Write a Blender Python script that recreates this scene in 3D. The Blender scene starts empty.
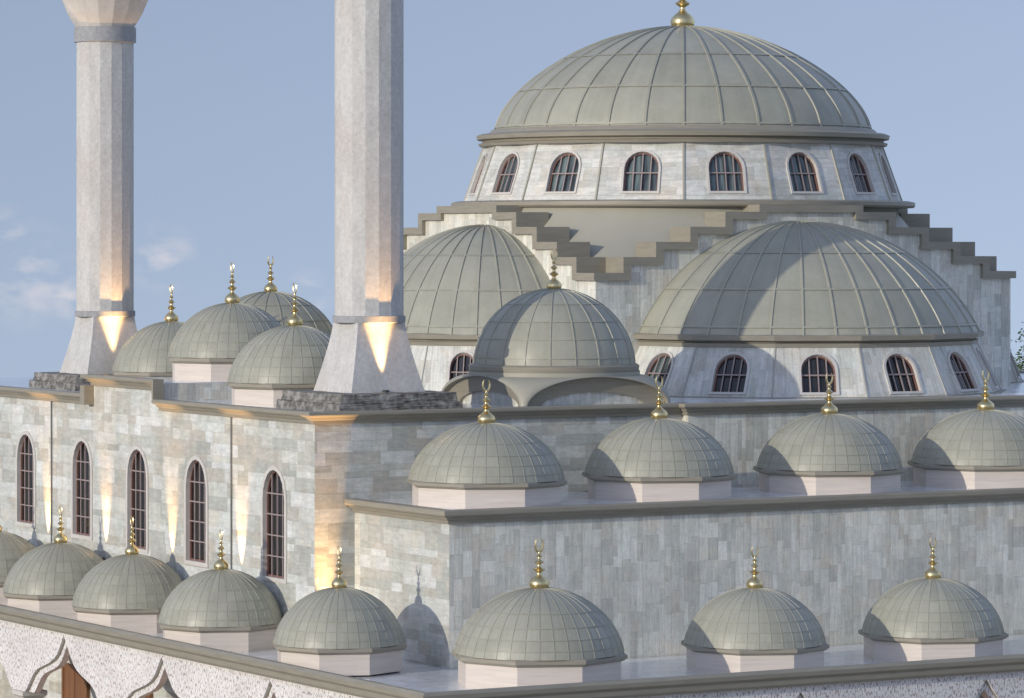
import bpy, bmesh, math, random
from math import pi, sin, cos, radians, sqrt, atan2, hypot, floor
from mathutils import Vector, Matrix
random.seed(7)
sc = bpy.context.scene
col = sc.collection

# ------------------------------------------------------------------ node helpers
class NT:
    def __init__(s, name):
        s.m = bpy.data.materials.new(name); s.m.use_nodes = True
        s.t = s.m.node_tree; s.n = s.t.nodes; s.l = s.t.links
        s.b = s.n['Principled BSDF']
    def link(s, a, b): s.l.new(a, b)
    def val(s, x, sock):
        if isinstance(x, (int, float)): sock.default_value = x
        elif isinstance(x, tuple): sock.default_value = x
        else: s.l.new(x, sock)
    def math(s, op, a, b=0.0, c=0.0):
        n = s.n.new('ShaderNodeMath'); n.operation = op
        s.val(a, n.inputs[0]); s.val(b, n.inputs[1]); s.val(c, n.inputs[2]); return n.outputs[0]
    def sep(s, v):
        n = s.n.new('ShaderNodeSeparateXYZ'); s.l.new(v, n.inputs[0]); return n.outputs
    def comb(s, x, y, z=0.0):
        n = s.n.new('ShaderNodeCombineXYZ'); s.val(x, n.inputs[0]); s.val(y, n.inputs[1]); s.val(z, n.inputs[2]); return n.outputs[0]
    def white(s, v, dim='3D'):
        n = s.n.new('ShaderNodeTexWhiteNoise'); n.noise_dimensions = dim
        if dim == '1D': s.val(v, n.inputs['W'])
        else: s.l.new(v, n.inputs['Vector'])
        return n.outputs['Value']
    def noise(s, v, scale, detail=4.0, rough=0.55):
        n = s.n.new('ShaderNodeTexNoise'); s.l.new(v, n.inputs['Vector'])
        n.inputs['Scale'].default_value = scale; n.inputs['Detail'].default_value = detail
        n.inputs['Roughness'].default_value = rough; return n.outputs['Fac']
    def ramp(s, f, stops, interp='LINEAR'):
        n = s.n.new('ShaderNodeValToRGB'); s.l.new(f, n.inputs[0]); r = n.color_ramp; r.interpolation = interp
        while len(r.elements) > 1: r.elements.remove(r.elements[-1])
        r.elements[0].position = stops[0][0]; r.elements[0].color = (*stops[0][1], 1)
        for p, c in stops[1:]:
            e = r.elements.new(p); e.color = (*c, 1)
        return n.outputs['Color']
    def mix(s, f, a, b, mode='MIX'):
        n = s.n.new('ShaderNodeMix'); n.data_type = 'RGBA'; n.blend_type = mode
        s.val(f, n.inputs[0])
        for x, i in ((a, 6), (b, 7)):
            if isinstance(x, tuple): n.inputs[i].default_value = (*x, 1) if len(x) == 3 else x
            else: s.l.new(x, n.inputs[i])
        return n.outputs[2]
    def mapr(s, f, a, b, c, d):
        n = s.n.new('ShaderNodeMapRange'); s.val(f, n.inputs[0])
        for i, x in enumerate((a, b, c, d)): n.inputs[i + 1].default_value = x
        return n.outputs[0]
    def uv(s): return s.n.new('ShaderNodeTexCoord').outputs['UV']
    def pos(s): return s.n.new('ShaderNodeNewGeometry').outputs['Position']
    def obj(s): return s.n.new('ShaderNodeTexCoord').outputs['Object']
    def bump(s, h, strength=0.3, dist=0.02):
        n = s.n.new('ShaderNodeBump'); n.inputs['Strength'].default_value = strength
        n.inputs['Distance'].default_value = dist; s.l.new(h, n.inputs['Height'])
        s.l.new(n.outputs[0], s.b.inputs['Normal'])
    def color(s, c): s.val(c if not isinstance(c, tuple) else (*c, 1), s.b.inputs['Base Color'])
    def set(s, **k):
        for a, v in k.items(): s.val(v, s.b.inputs[a.replace('_', ' ')])
        return s

def stone_mat(name, bh, bw, pal, contrast=1.0, mortar=0.75, streak=(2.0, 9.0), bump=0.35, tint=(1, 1, 1), gain=1.06):
    t = NT(name); uv = t.uv(); S = t.sep(uv); u, v = S[0], S[1]
    wob = t.math('MULTIPLY', t.math('SINE', t.math('MULTIPLY', v, 2 * pi / (3.0 * bh))), 0.28 * bh)
    wob2 = t.math('MULTIPLY', t.math('SINE', t.math('MULTIPLY', v, 2 * pi / (7.3 * bh))), 0.45 * bh)
    v2 = t.math('ADD', t.math('ADD', v, wob), wob2)
    rv = t.math('DIVIDE', v2, bh); row = t.math('FLOOR', rv); fv = t.math('MULTIPLY', t.math('FRACT', rv), bh)
    r1 = t.white(row, '1D'); r2 = t.white(t.math('ADD', row, 37.3), '1D')
    w = t.math('MULTIPLY', t.math('ADD', t.math('MULTIPLY', r1, 0.9), 0.55), bw)
    # stretch u a little with noise so block lengths vary inside a course
    un = t.math('ADD', u, t.math('MULTIPLY', t.math('SINE', t.math('ADD', t.math('MULTIPLY', u, 2.1), t.math('MULTIPLY', r2, 40.0))), 0.22 * bw))
    ru = t.math('ADD', t.math('DIVIDE', un, w), t.math('MULTIPLY', r2, 9.0)); cl = t.math('FLOOR', ru)
    fu = t.math('MULTIPLY', t.math('FRACT', ru), w)
    rnd = t.white(t.comb(row, cl, 3.0)); rnd2 = t.white(t.comb(row, cl, 11.0))
    edge = t.math('MINIMUM', t.math('MINIMUM', fu, t.math('SUBTRACT', w, fu)), t.math('MINIMUM', fv, t.math('SUBTRACT', bh, fv)))
    m = t.mapr(edge, 0.0, 0.018, mortar, 1.0)
    n = len(pal); pal = [tuple(v * .55 + sum(c) / 3 * .45 for v in c) for c in pal]; avg = [sum(c[i] for c in pal) / n for i in range(3)]; pal = [tuple(min(.82, (avg[i] + (c[i] - avg[i]) * contrast) * gain) for i in range(3)) for c in pal]
    base = t.ramp(rnd, [(i / n, c) for i, c in enumerate(pal)], 'CONSTANT')
    sv = t.comb(t.math('ADD', t.math('MULTIPLY', u, streak[0]), t.math('MULTIPLY', rnd2, 50.0)), t.math('MULTIPLY', v, streak[1]), rnd)
    ns = t.noise(sv, 1.0, 6.0, 0.65)
    veins = t.mapr(ns, 0.3, 0.72, 0.82, 1.12)
    big = t.mapr(t.noise(t.comb(u, v, 2.0), 0.33, 4.0), 0.3, 0.7, 0.88, 1.1)
    fine = t.mapr(t.noise(t.comb(u, v, 5.0), 22.0, 3.0), 0.3, 0.7, 0.92, 1.07)
    P = t.sep(t.pos()); st = t.noise(t.comb(t.math('MULTIPLY', t.math('ADD', P[0], P[1]), 1.7), t.math('MULTIPLY', P[2], .22), 7.0), 1.0, 5.0, .6)
    big = t.math('MULTIPLY', big, t.mapr(st, .35, .7, 1.05, .87))
    k = t.math('MULTIPLY', t.math('MULTIPLY', veins, big), t.math('MULTIPLY', fine, m))
    c = t.mix(1.0, base, t.comb(k, k, k), 'MULTIPLY')
    hue = t.noise(t.comb(u, v, 9.0), 1.1, 6.0, 0.7)
    c = t.mix(1.0, c, t.ramp(hue, [(0.34, (.95, .99, .97)), (0.5, (1.0, 1.0, 1.0)), (0.66, (1.04, .99, .93))]), 'MULTIPLY')
    mot = t.mapr(t.noise(t.comb(u, v, 15.0), 4.5, 7.0, 0.75), .32, .68, .86, 1.1); c = t.mix(1.0, c, t.comb(mot, mot, mot), 'MULTIPLY')
    if tint != (1, 1, 1): c = t.mix(1.0, c, tint, 'MULTIPLY')
    t.color(c); t.set(Roughness=0.78)
    t.bump(t.math('ADD', t.math('MULTIPLY', m, 0.8), t.math('MULTIPLY', ns, 0.5)), bump, 0.02)
    return t.m

PAL = [(.41, .42, .37), (.50, .50, .44), (.56, .57, .55), (.44, .42, .36), (.53, .53, .47), (.47, .43, .36), (.58, .59, .59), (.49, .50, .47), (.39, .39, .35), (.54, .55, .52)]
PALV = [(.43, .43, .42), (.50, .50, .49), (.56, .565, .57), (.46, .45, .43), (.37, .37, .365), (.52, .52, .51), (.45, .42, .39), (.54, .545, .55), (.485, .49, .495)]
PALD = [(.56, .57, .56), (.62, .63, .62), (.66, .67, .67), (.54, .54, .50), (.64, .64, .62), (.60, .61, .61)]
M = {}
M['stone'] = stone_mat('ashlar_stone', 0.36, 1.15, PAL, contrast=.95, gain=1.2, tint=(1.0, 1.0, .955), mortar=.9)
M['stone_up'] = stone_mat('upright_ashlar_stone', 0.27, 0.75, PALV, contrast=.75, gain=1.5, mortar=.84, streak=(1.2, 14.0), tint=(1.06, 1.03, .90))
M['stone_drum'] = stone_mat('pale_drum_stone', 0.24, 1.0, PALD, mortar=0.84, gain=1.05, tint=(1.03, 1.01, .94))
M['stone_drum_up'] = stone_mat('pale_upright_drum_stone', 0.22, 0.9, PALD, mortar=0.86, gain=1.06, tint=(1.04, 1.02, .93), streak=(1.0, 13.0))

def lead_mat(name, base=(.362, .354, .279)):
    t = NT(name); S = t.sep(t.uv())
    oi = t.n.new('ShaderNodeObjectInfo').outputs['Random']; p = t.white(t.comb(t.math('FLOOR', S[0]), t.math('FLOOR', S[1]), t.math('MULTIPLY', oi, 60.0)))
    k = t.math('MULTIPLY', t.mapr(p, 0, 1, 0.945, 1.055), t.mapr(t.noise(t.obj(), 1.3, 6.0, .65), 0.3, 0.7, 0.91, 1.08))
    k = t.math('MULTIPLY', k, t.mapr(t.noise(t.comb(t.math('MULTIPLY', S[0], 3.0), t.math('MULTIPLY', S[1], .5), oi), 1.0, 5.0, .6), .35, .7, 1.04, .92)); k = t.math('MULTIPLY', k, t.mapr(oi, 0, 1, .97, 1.03))
    k = t.math('MULTIPLY', k, t.mapr(t.noise(t.obj(), 14.0, 3.0), 0.3, 0.7, 0.97, 1.03))
    t.color(t.mix(1.0, base, t.comb(k, k, k), 'MULTIPLY'))
    t.set(Metallic=0.0, Roughness=t.mapr(t.noise(t.obj(), 3.0, 4.0), 0.3, 0.7, 0.38, 0.52))
    return t.m
M['lead'] = lead_mat('lead_sheet')

def plain_mat(name, base, rough=0.6, var=0.08, scale=3.0, stretch=(1, 1, 1), metallic=0.0, bump=0.0):
    t = NT(name); p = t.n.new('ShaderNodeVectorMath'); p.operation = 'MULTIPLY'; t.link(t.pos(), p.inputs[0]); p.inputs[1].default_value = stretch
    n = t.noise(p.outputs[0], scale, 5.0, 0.6); k = t.mapr(n, 0.3, 0.7, 1 - var, 1 + var)
    t.color(t.mix(1.0, base, t.comb(k, k, k), 'MULTIPLY')); t.set(Roughness=rough, Metallic=metallic)
    if bump: t.bump(n, bump, 0.02)
    return t.m
M['cornice'] = plain_mat('taupe_cornice_stone', (.30, .272, .21), 0.5, 0.10, 1.2, (1, 1, 9))
M['fill'] = plain_mat('smooth_taupe_sheet', (.38, .362, .288), 0.5, 0.05, 0.6)
M['drum'] = plain_mat('banded_beige_marble', (.66, .585, .51), 0.45, 0.10, 1.6, (.5, .5, 9))
M['frame'] = plain_mat('pinkish_window_stone', (.60, .565, .51), 0.6, 0.06, 3.0)
M['grille'] = plain_mat('brown_painted_grille', (.20, .105, .085), 0.5, 0.10, 5.0)
M['bar'] = plain_mat('pale_grille_bar', (.33, .265, .245), 0.5, 0.10, 5.0)
M['dark'] = plain_mat('dark_recess', (.05, .05, .05), 0.8, 0.1, 2.0)
M['gold'] = plain_mat('polished_brass', (.80, .64, .33), 0.27, 0.05, 4.0, metallic=1.0)
M['wood'] = plain_mat('brown_wood', (.23, .105, .045), 0.45, 0.25, 2.0, (6, 6, .6))
M['lamp_body'] = plain_mat('black_lamp_body', (.03, .03, .03), 0.4, 0.05)
M['bark'] = plain_mat('bark', (.09, .065, .045), 0.9, 0.3, 4.0)
M['strip'] = plain_mat('dark_conductor_strip', (.17, .172, .16), 0.5, 0.1)
M['soffit'] = plain_mat('glow_tinted_soffit_stone', (.86, .66, .55), 0.7, 0.15, 4.0)  # pink soffit, with the warm light from inside painted into its colour
M['plaster'] = plain_mat('pink_plaster', (.52, .40, .34), 0.7, 0.12, 1.5)

def marble_mat():
    t = NT('polished_roof_marble'); p = t.pos()
    n = t.noise(p, 1.6, 8.0, 0.7); v = t.mapr(t.math('ABSOLUTE', t.math('SUBTRACT', n, 0.5)), 0.0, 0.04, 0.86, 1.0)
    b = t.mapr(t.noise(p, 0.5, 3.0), 0.3, 0.7, 0.9, 1.06); k = t.math('MULTIPLY', v, b)
    P = t.sep(p); jx = t.math('ABSOLUTE', t.math('SUBTRACT', t.math('FRACT', t.math('MULTIPLY', P[0], 1.1)), .5)); jy = t.math('ABSOLUTE', t.math('SUBTRACT', t.math('FRACT', t.math('MULTIPLY', P[1], 1.1)), .5))
    k = t.math('MULTIPLY', k, t.mapr(t.math('MAXIMUM', jx, jy), .484, .494, 1.0, .62)); cell = t.white(t.comb(t.math('FLOOR', t.math('ADD', t.math('MULTIPLY', P[0], 1.1), .0)), t.math('FLOOR', t.math('MULTIPLY', P[1], 1.1)), 2.0)); k = t.math('MULTIPLY', k, t.mapr(cell, 0, 1, .93, 1.04))
    t.color(t.mix(1.0, (.86, .865, .87), t.comb(k, k, k), 'MULTIPLY'))
    t.set(Roughness=t.mapr(t.noise(p, 2.5, 4.0), 0.3, 0.7, 0.08, 0.2)); t.set(Specular_IOR_Level=0.8)
    return t.m
M['marble'] = marble_mat()

def terrazzo_mat():
    t = NT('speckled_pale_stone'); uv = t.uv(); S = t.sep(uv)
    sv = t.comb(t.math('MULTIPLY', S[0], 21.0), t.math('MULTIPLY', S[1], 8.0), 0.0)
    a = t.noise(sv, 1.0, 3.0, 0.6); m1 = t.mapr(a, 0.535, 0.59, 0.0, 1.0)
    sv2 = t.comb(t.math('MULTIPLY', S[0], 9.0), t.math('MULTIPLY', S[1], 4.0), 4.0)
    m2 = t.mapr(t.noise(sv2, 1.0, 4.0, 0.65), 0.5, 0.64, 0.0, 0.55)
    big = t.mapr(t.noise(uv, 0.8, 3.0), 0.3, 0.7, 0.9, 1.06)
    c = t.mix(m2, (.80, .775, .74), (.70, .56, .51)); c = t.mix(m1, c, (.34, .28, .25))
    c = t.mix(1.0, c, t.comb(big, big, big), 'MULTIPLY'); t.color(c); t.set(Roughness=0.6)
    t.bump(a, 0.3, 0.02); return t.m
M['terrazzo'] = terrazzo_mat()

def minaret_mat():
    t = NT('pale_grey_minaret_stone'); p = t.obj(); S = t.sep(p)
    stretch = t.comb(t.math('MULTIPLY', S[0], 1.3), t.math('MULTIPLY', S[1], 1.3), t.math('MULTIPLY', S[2], 0.5))
    a = t.noise(stretch, 1.2, 6.0, 0.7); b = t.noise(p, 8.0, 6.0, 0.75); c3 = t.noise(stretch, 0.5, 4.0, 0.6)
    c = t.ramp(a, [(0.28, (.49, .475, .44)), (0.45, (.555, .54, .505)), (0.6, (.61, .595, .555)), (0.75, (.66, .645, .605))])
    c = t.mix(t.mapr(c3, 0.5, 0.7, 0.0, 0.5), c, (.54, .47, .42))
    k = t.mapr(b, 0.28, 0.7, 0.78, 1.12); c = t.mix(1.0, c, t.comb(k, k, k), 'MULTIPLY')
    d = t.mapr(t.noise(p, 26.0, 2.0), 0.62, 0.72, 1.0, 0.87); c = t.mix(1.0, c, t.comb(d, d, d), 'MULTIPLY')
    t.color(c); t.set(Roughness=0.75); t.bump(b, 0.12, 0.02); return t.m
M['minaret'] = minaret_mat()

def plinth_mat():
    t = NT('rough_dark_plinth_stone'); p = t.obj()
    v = t.n.new('ShaderNodeTexVoronoi'); v.inputs['Scale'].default_value = 4.5; t.link(p, v.inputs['Vector'])
    n = t.noise(p, 9.0, 7.0, 0.75); k = t.math('ADD', t.math('MULTIPLY', v.outputs['Distance'], 0.5), t.math('MULTIPLY', n, 0.7))
    t.color(t.ramp(k, [(0.30, (.07, .066, .06)), (0.48, (.15, .142, .125)), (0.66, (.25, .238, .215)), (0.85, (.40, .385, .35))]))
    t.set(Roughness=0.85); t.bump(k, 0.9, 0.08); return t.m
M['plinth'] = plinth_mat()
M['balcony'] = plain_mat('pale_balcony_stone', (.60, .565, .51), 0.65, 0.14, 1.6)
M['ring'] = plain_mat('grey_ring_stone', (.33, .33, .33), 0.7, 0.18, 7.0)

def glass_mat(name, a, b):
    t = NT(name); S = t.sep(t.uv())
    c = t.noise(t.comb(t.math('MULTIPLY', S[0], 6.0), t.math('MULTIPLY', S[1], 0.5), 0.0), 1.0, 3.0)
    t.color(t.ramp(c, [(0.4, a), (0.62, b)])); t.set(Roughness=0.12); t.set(Specular_IOR_Level=0.6); return t.m
M['glass'] = glass_mat('dark_window_glass', (.016, .014, .013), (.035, .034, .034))
M['glass_c'] = glass_mat('curtained_window_glass', (.035, .04, .045), (.17, .22, .215))

def leaf_mat():
    t = NT('tree_leaves'); n = t.noise(t.pos(), 1.5, 4.0)
    t.color(t.ramp(n, [(0.35, (.035, .07, .02)), (0.65, (.09, .15, .04))])); t.set(Roughness=0.6); return t.m
M['leaf'] = leaf_mat()
def ground_mat():
    t = NT('dry_ground'); n = t.noise(t.pos(), 0.08, 8.0, 0.65)
    t.color(t.ramp(n, [(0.3, (.28, .26, .21)), (0.55, (.38, .36, .32)), (0.7, (.45, .43, .40))])); t.set(Roughness=0.9); return t.m
M['ground'] = ground_mat()

# ------------------------------------------------------------------ mesh helpers
class MB:
    def __init__(s): s.bm = bmesh.new(); s.uvl = s.bm.loops.layers.uv.new('UVMap')
    def face(s, pts, uv=None):
        vs = [s.bm.verts.new(p) for p in pts]
        f = s.bm.faces.new(vs)
        if uv:
            for l, q in zip(f.loops, uv): l[s.uvl].uv = q
        return f
    def box(s, x0, x1, y0, y1, z0, z1, skip=()):
        P = lambda x, y, z: (x, y, z)
        F = {'-z': [(x0, y0, z0), (x0, y1, z0), (x1, y1, z0), (x1, y0, z0)], '+z': [(x0, y0, z1), (x1, y0, z1), (x1, y1, z1), (x0, y1, z1)],
             '-y': [(x0, y0, z0), (x1, y0, z0), (x1, y0, z1), (x0, y0, z1)], '+y': [(x1, y1, z0), (x0, y1, z0), (x0, y1, z1), (x1, y1, z1)],
             '-x': [(x0, y1, z0), (x0, y0, z0), (x0, y0, z1), (x0, y1, z1)], '+x': [(x1, y0, z0), (x1, y1, z0), (x1, y1, z1), (x1, y0, z1)]}
        for k, f in F.items():
            if k not in skip: s.face(f)
    def prism(s, poly, frame):
        """poly: 2D outline (ccw); frame(a,b,d) -> 3D with d in {0,1} (front, back)"""
        n = len(poly)
        s.face([frame(a, b, 0) for a, b in poly]); s.face([frame(a, b, 1) for a, b in reversed(poly)])
        for i in range(n):
            a, b = poly[i], poly[(i + 1) % n]
            s.face([frame(*a, 0), frame(*a, 1), frame(*b, 1), frame(*b, 0)])
    def lathe(s, prof, n, a0=0.0, a1=2 * pi, cap_bot=False, cap_top=False, cx=0, cy=0, us=None, vs=None):
        """prof: [(r,z)] bottom to top"""
        full = abs(a1 - a0 - 2 * pi) < 1e-6
        cols = n if full else n + 1
        A = [a0 + (a1 - a0) * i / n for i in range(cols)]
        rows = []
        for r, z in prof:
            if r < 1e-6: rows.append([s.bm.verts.new((cx, cy, z))] * cols)
            else: rows.append([s.bm.verts.new((cx + r * cos(a), cy + r * sin(a), z)) for a in A])
        acc = 0.0
        for j in range(len(prof) - 1):
            dv = hypot(prof[j + 1][0] - prof[j][0], prof[j + 1][1] - prof[j][1])
            for i in range(n):
                i2 = (i + 1) % cols
                q = [rows[j][i], rows[j][i2], rows[j + 1][i2], rows[j + 1][i]]
                k = []
                for w in q:
                    if w not in k: k.append(w)
                if len(k) < 3: continue
                try: f = s.bm.faces.new(k)
                except ValueError: continue
                rr = max(prof[j][0], prof[j + 1][0])
                uu = (lambda t: (t if us is None else us(t)))
                ca = (a0 + (a1 - a0) * i / n, a0 + (a1 - a0) * (i + 1) / n)
                va = (acc, acc + dv) if vs is None else (vs(j), vs(j) )
                if us is None: u0, u1 = ca[0] * rr, ca[1] * rr
                else: u0, u1 = us(ca[0]), us(ca[1])
                U = {rows[j][i]: (u0, va[0]), rows[j][i2]: (u1, va[0]), rows[j + 1][i2]: (u1, va[1]), rows[j + 1][i]: (u0, va[1])}
                for l in f.loops:
                    l[s.uvl].uv = U[l.vert]
            acc += dv
        if cap_bot: s.bm.faces.new(list(reversed(rows[0])))
        if cap_top: s.bm.faces.new(rows[-1])
    def sweep(s, path, prof, closed=False):
        """path: 2D points, walking so that outside is on the RIGHT; prof: [(out, z)] closed section"""
        n = len(path); ring = []
        for i in range(n):
            p = Vector(path[i])
            d0 = (p - Vector(path[i - 1])).normalized() if (i > 0 or closed) else None
            d1 = (Vector(path[(i + 1) % n]) - p).normalized() if (i < n - 1 or closed) else None
            nr = lambda d: Vector((d.y, -d.x))
            if d0 is None: m = nr(d1)
            elif d1 is None: m = nr(d0)
            else:
                a, b = nr(d0), nr(d1); m = (a + b); m = m / max(m.dot(a), 1e-6)
            ring.append([s.bm.verts.new((p.x + m.x * o, p.y + m.y * o, z)) for o, z in prof])
        k = len(prof)
        for i in range(n if closed else n - 1):
            a, b = ring[i], ring[(i + 1) % n]
            for j in range(k):
                s.bm.faces.new([a[j], b[j], b[(j + 1) % k], a[(j + 1) % k]])
        if not closed:
            s.bm.faces.new(list(ring[0])); s.bm.faces.new(list(reversed(ring[-1])))
    def boxuv(s, mode='h'):
        s.bm.normal_update()
        for f in s.bm.faces:
            n = f.normal; ax = max(range(3), key=lambda i: abs(n[i]))
            for l in f.loops:
                p = l.vert.co
                if ax == 0: q = (p.y, p.z)
                elif ax == 1: q = (p.x, p.z)
                else: q = (p.x, p.y)
                if mode == 'v' or (mode == 'auto' and ax == 1): q = (q[1], q[0])
                l[s.uvl].uv = q
    def build(s, name, mat, parent=None, smooth=None, fix=True, **tags):
        if fix:
            bmesh.ops.remove_doubles(s.bm, verts=s.bm.verts, dist=1e-5)
            bmesh.ops.recalc_face_normals(s.bm, faces=s.bm.faces)
        me = bpy.data.meshes.new(name); s.bm.to_mesh(me); s.bm.free()
        me.materials.append(mat)
        if smooth is not None:
            for p in me.polygons: p.use_smooth = True
            me.set_sharp_from_angle(angle=radians(smooth))
        o = bpy.data.objects.new(name, me); col.objects.link(o)
        if parent: o.parent = parent
        for k, v in tags.items(): o[k] = v
        return o

def thing(name, loc, label, cat, group=None, rz=0.0, scale=1.0):
    o = bpy.data.objects.new(name, None); col.objects.link(o)
    o.empty_display_size = 0.3
    o.location = loc; o.rotation_euler = (0, 0, rz); o.scale = (scale,) * 3
    o['label'] = label; o['category'] = cat
    if group: o['group'] = group
    return o

def copy_tree(o, parent=None):
    c = o.copy(); col.objects.link(c)
    if parent is not None: c.parent = parent
    for ch in [x for x in list(o.children)]:
        copy_tree(ch, c)
    return c

def boolean_cut(ob, cutters):
    """subtract boxes / arches from ob and keep the result as plain mesh"""
    mb = bmesh.new()
    for c in cutters:
        bmesh.ops.remove_doubles(c.bm, verts=c.bm.verts, dist=1e-5)
        tmp = bpy.data.meshes.new('tmp'); c.bm.to_mesh(tmp); c.bm.free(); mb.from_mesh(tmp); bpy.data.meshes.remove(tmp)
    bmesh.ops.recalc_face_normals(mb, faces=mb.faces)
    me = bpy.data.meshes.new('cut'); mb.to_mesh(me); mb.free()
    co = bpy.data.objects.new('cut', me); col.objects.link(co); co.parent = ob.parent
    md = ob.modifiers.new('cut', 'BOOLEAN'); md.operation = 'DIFFERENCE'; md.solver = 'EXACT'; md.object = co
    dg = bpy.context.evaluated_depsgraph_get(); dg.update()
    new = bpy.data.meshes.new_from_object(ob.evaluated_get(dg))
    ob.modifiers.clear(); old = ob.data; ob.data = new
    bpy.data.objects.remove(co); bpy.data.meshes.remove(me)
    return ob

# ------------------------------------------------------------------ windows
def arch_pts(w, h, n=10, pointed=0.0, base=0.0):
    """outline of an arched opening, ccw, x in -w/2..w/2, z from base to h"""
    r = w / 2; pts = [(-r, base), (r, base)]
    zs = h - r * (1 + pointed)
    for i in range(n + 1):
        a = pi * i / n
        pts.append((r * cos(a), zs + r * sin(a) * (1 + pointed)))
    return pts

def local_frame(origin, out, up):
    """out: outward unit vector; returns f(x,z,d): d metres along outward; x to the right when seen from outside"""
    o = Vector(origin); n = Vector(out).normalized(); u = Vector(up); u = (u - n * u.dot(n)).normalized(); r = u.cross(n)
    return lambda x, z, d: o + r * x + u * z + n * d

def cutter(F, w, h, depth, pointed=0.0):
    m = MB(); m.prism(arch_pts(w + .014, h + .007, 10, pointed, -.007), lambda a, b, d: F(a, b, 0.4 - d * (0.4 + depth))); return m

def window(parent, F, w, h, depth=0.3, nv=3, nh=3, fw=0.12, pointed=0.0, glass='glass', label=None):
    m = MB(); P = arch_pts(w - 0.004, h - 0.002, 10, pointed, 0.002)
    m.face([F(a, b, -depth + 0.02) for a, b in P], uv=[(a, b) for a, b in P])
    pane = m.build('window', M[glass], parent, fix=False)
    # surround standing a little proud of the wall, open in the middle
    m = MB(); inn = arch_pts(w, h, 10, pointed)
    out = []
    r = w / 2; zs = h - r * (1 + pointed)
    out = [(-r - fw, -fw), (r + fw, -fw)] + [((r + fw) * cos(pi * i / 10), zs + (r * (1 + pointed) + fw) * sin(pi * i / 10)) for i in range(11)]
    n = len(inn)
    for i in range(n):
        j = (i + 1) % n
        a, b, c, d = inn[i], inn[j], out[j], out[i]
        m.face([F(*a, .05), F(*b, .05), F(*c, .05), F(*d, .05)])
        m.face([F(*d, .05), F(*c, .05), F(*c, -.02), F(*d, -.02)])
        m.face([F(*a, .05), F(*a, -depth * .5), F(*b, -depth * .5), F(*b, .05)])
    m.build('frame', M['frame'], pane)
    # brown outer frame of the grille and the bars
    m = MB(); t = 0.055
    inn2 = arch_pts(w - 2 * t, h - t, 10, pointed, t)
    for i in range(n):
        j = (i + 1) % n
        a, b, c, d = inn2[i], inn2[j], inn[j], inn[i]
        m.face([F(*a, -depth * .45), F(*b, -depth * .45), F(*c, -depth * .45), F(*d, -depth * .45)])
        m.face([F(*a, -depth * .45), F(*a, -depth * .8), F(*b, -depth * .8), F(*b, -depth * .45)])
    m.build('sash', M['grille'], pane)
    m = MB(); bt = 0.02
    ztop = lambda x: zs + (1 + pointed) * sqrt(max(0.0, (r - .02) ** 2 - x * x))
    D0, D1 = -depth * .4, -depth * .4 - 0.04
    for i in range(nv):
        x = -r + w * (i + 1) / (nv + 1); z1 = ztop(x)
        m.prism([(x - bt, .01), (x + bt, .01), (x + bt, z1), (x - bt, z1)], lambda a, b, d: F(a, b, D0 if d == 0 else D1))
    for i in range(nh):
        z = h * (i + 1) / (nh + 1) * (0.97)
        hw = r - .015 if z < zs else sqrt(max(0.0, r * r - ((z - zs) / (1 + pointed)) ** 2)) - .01
        m.prism([(-hw, z - bt), (hw, z - bt), (hw, z + bt), (-hw, z + bt)], lambda a, b, d: F(a, b, D0 + .012 if d == 0 else D1 - .012))
    m.build('grille', M['bar'], pane)
    return pane

# ------------------------------------------------------------------ domes
def cap_profile(R, H, n, ell=0.0):
    """points (r, z) from rim to apex; spherical cap, blended toward an ellipse near the rim by ell"""
    rho = (R * R + H * H) / (2 * H); c = H - rho; out = []
    for i in range(n + 1):
        t = i / n; z = H * sin(t * pi / 2)
        rc = sqrt(max(0.0, rho * rho - (z - c) ** 2)); re = R * sqrt(max(0.0, 1 - (z / H) ** 2))
        w = ell * (1 - z / H); out.append((rc * (1 - w) + re * w, z))
    out[-1] = (0.0, H); return out

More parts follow.
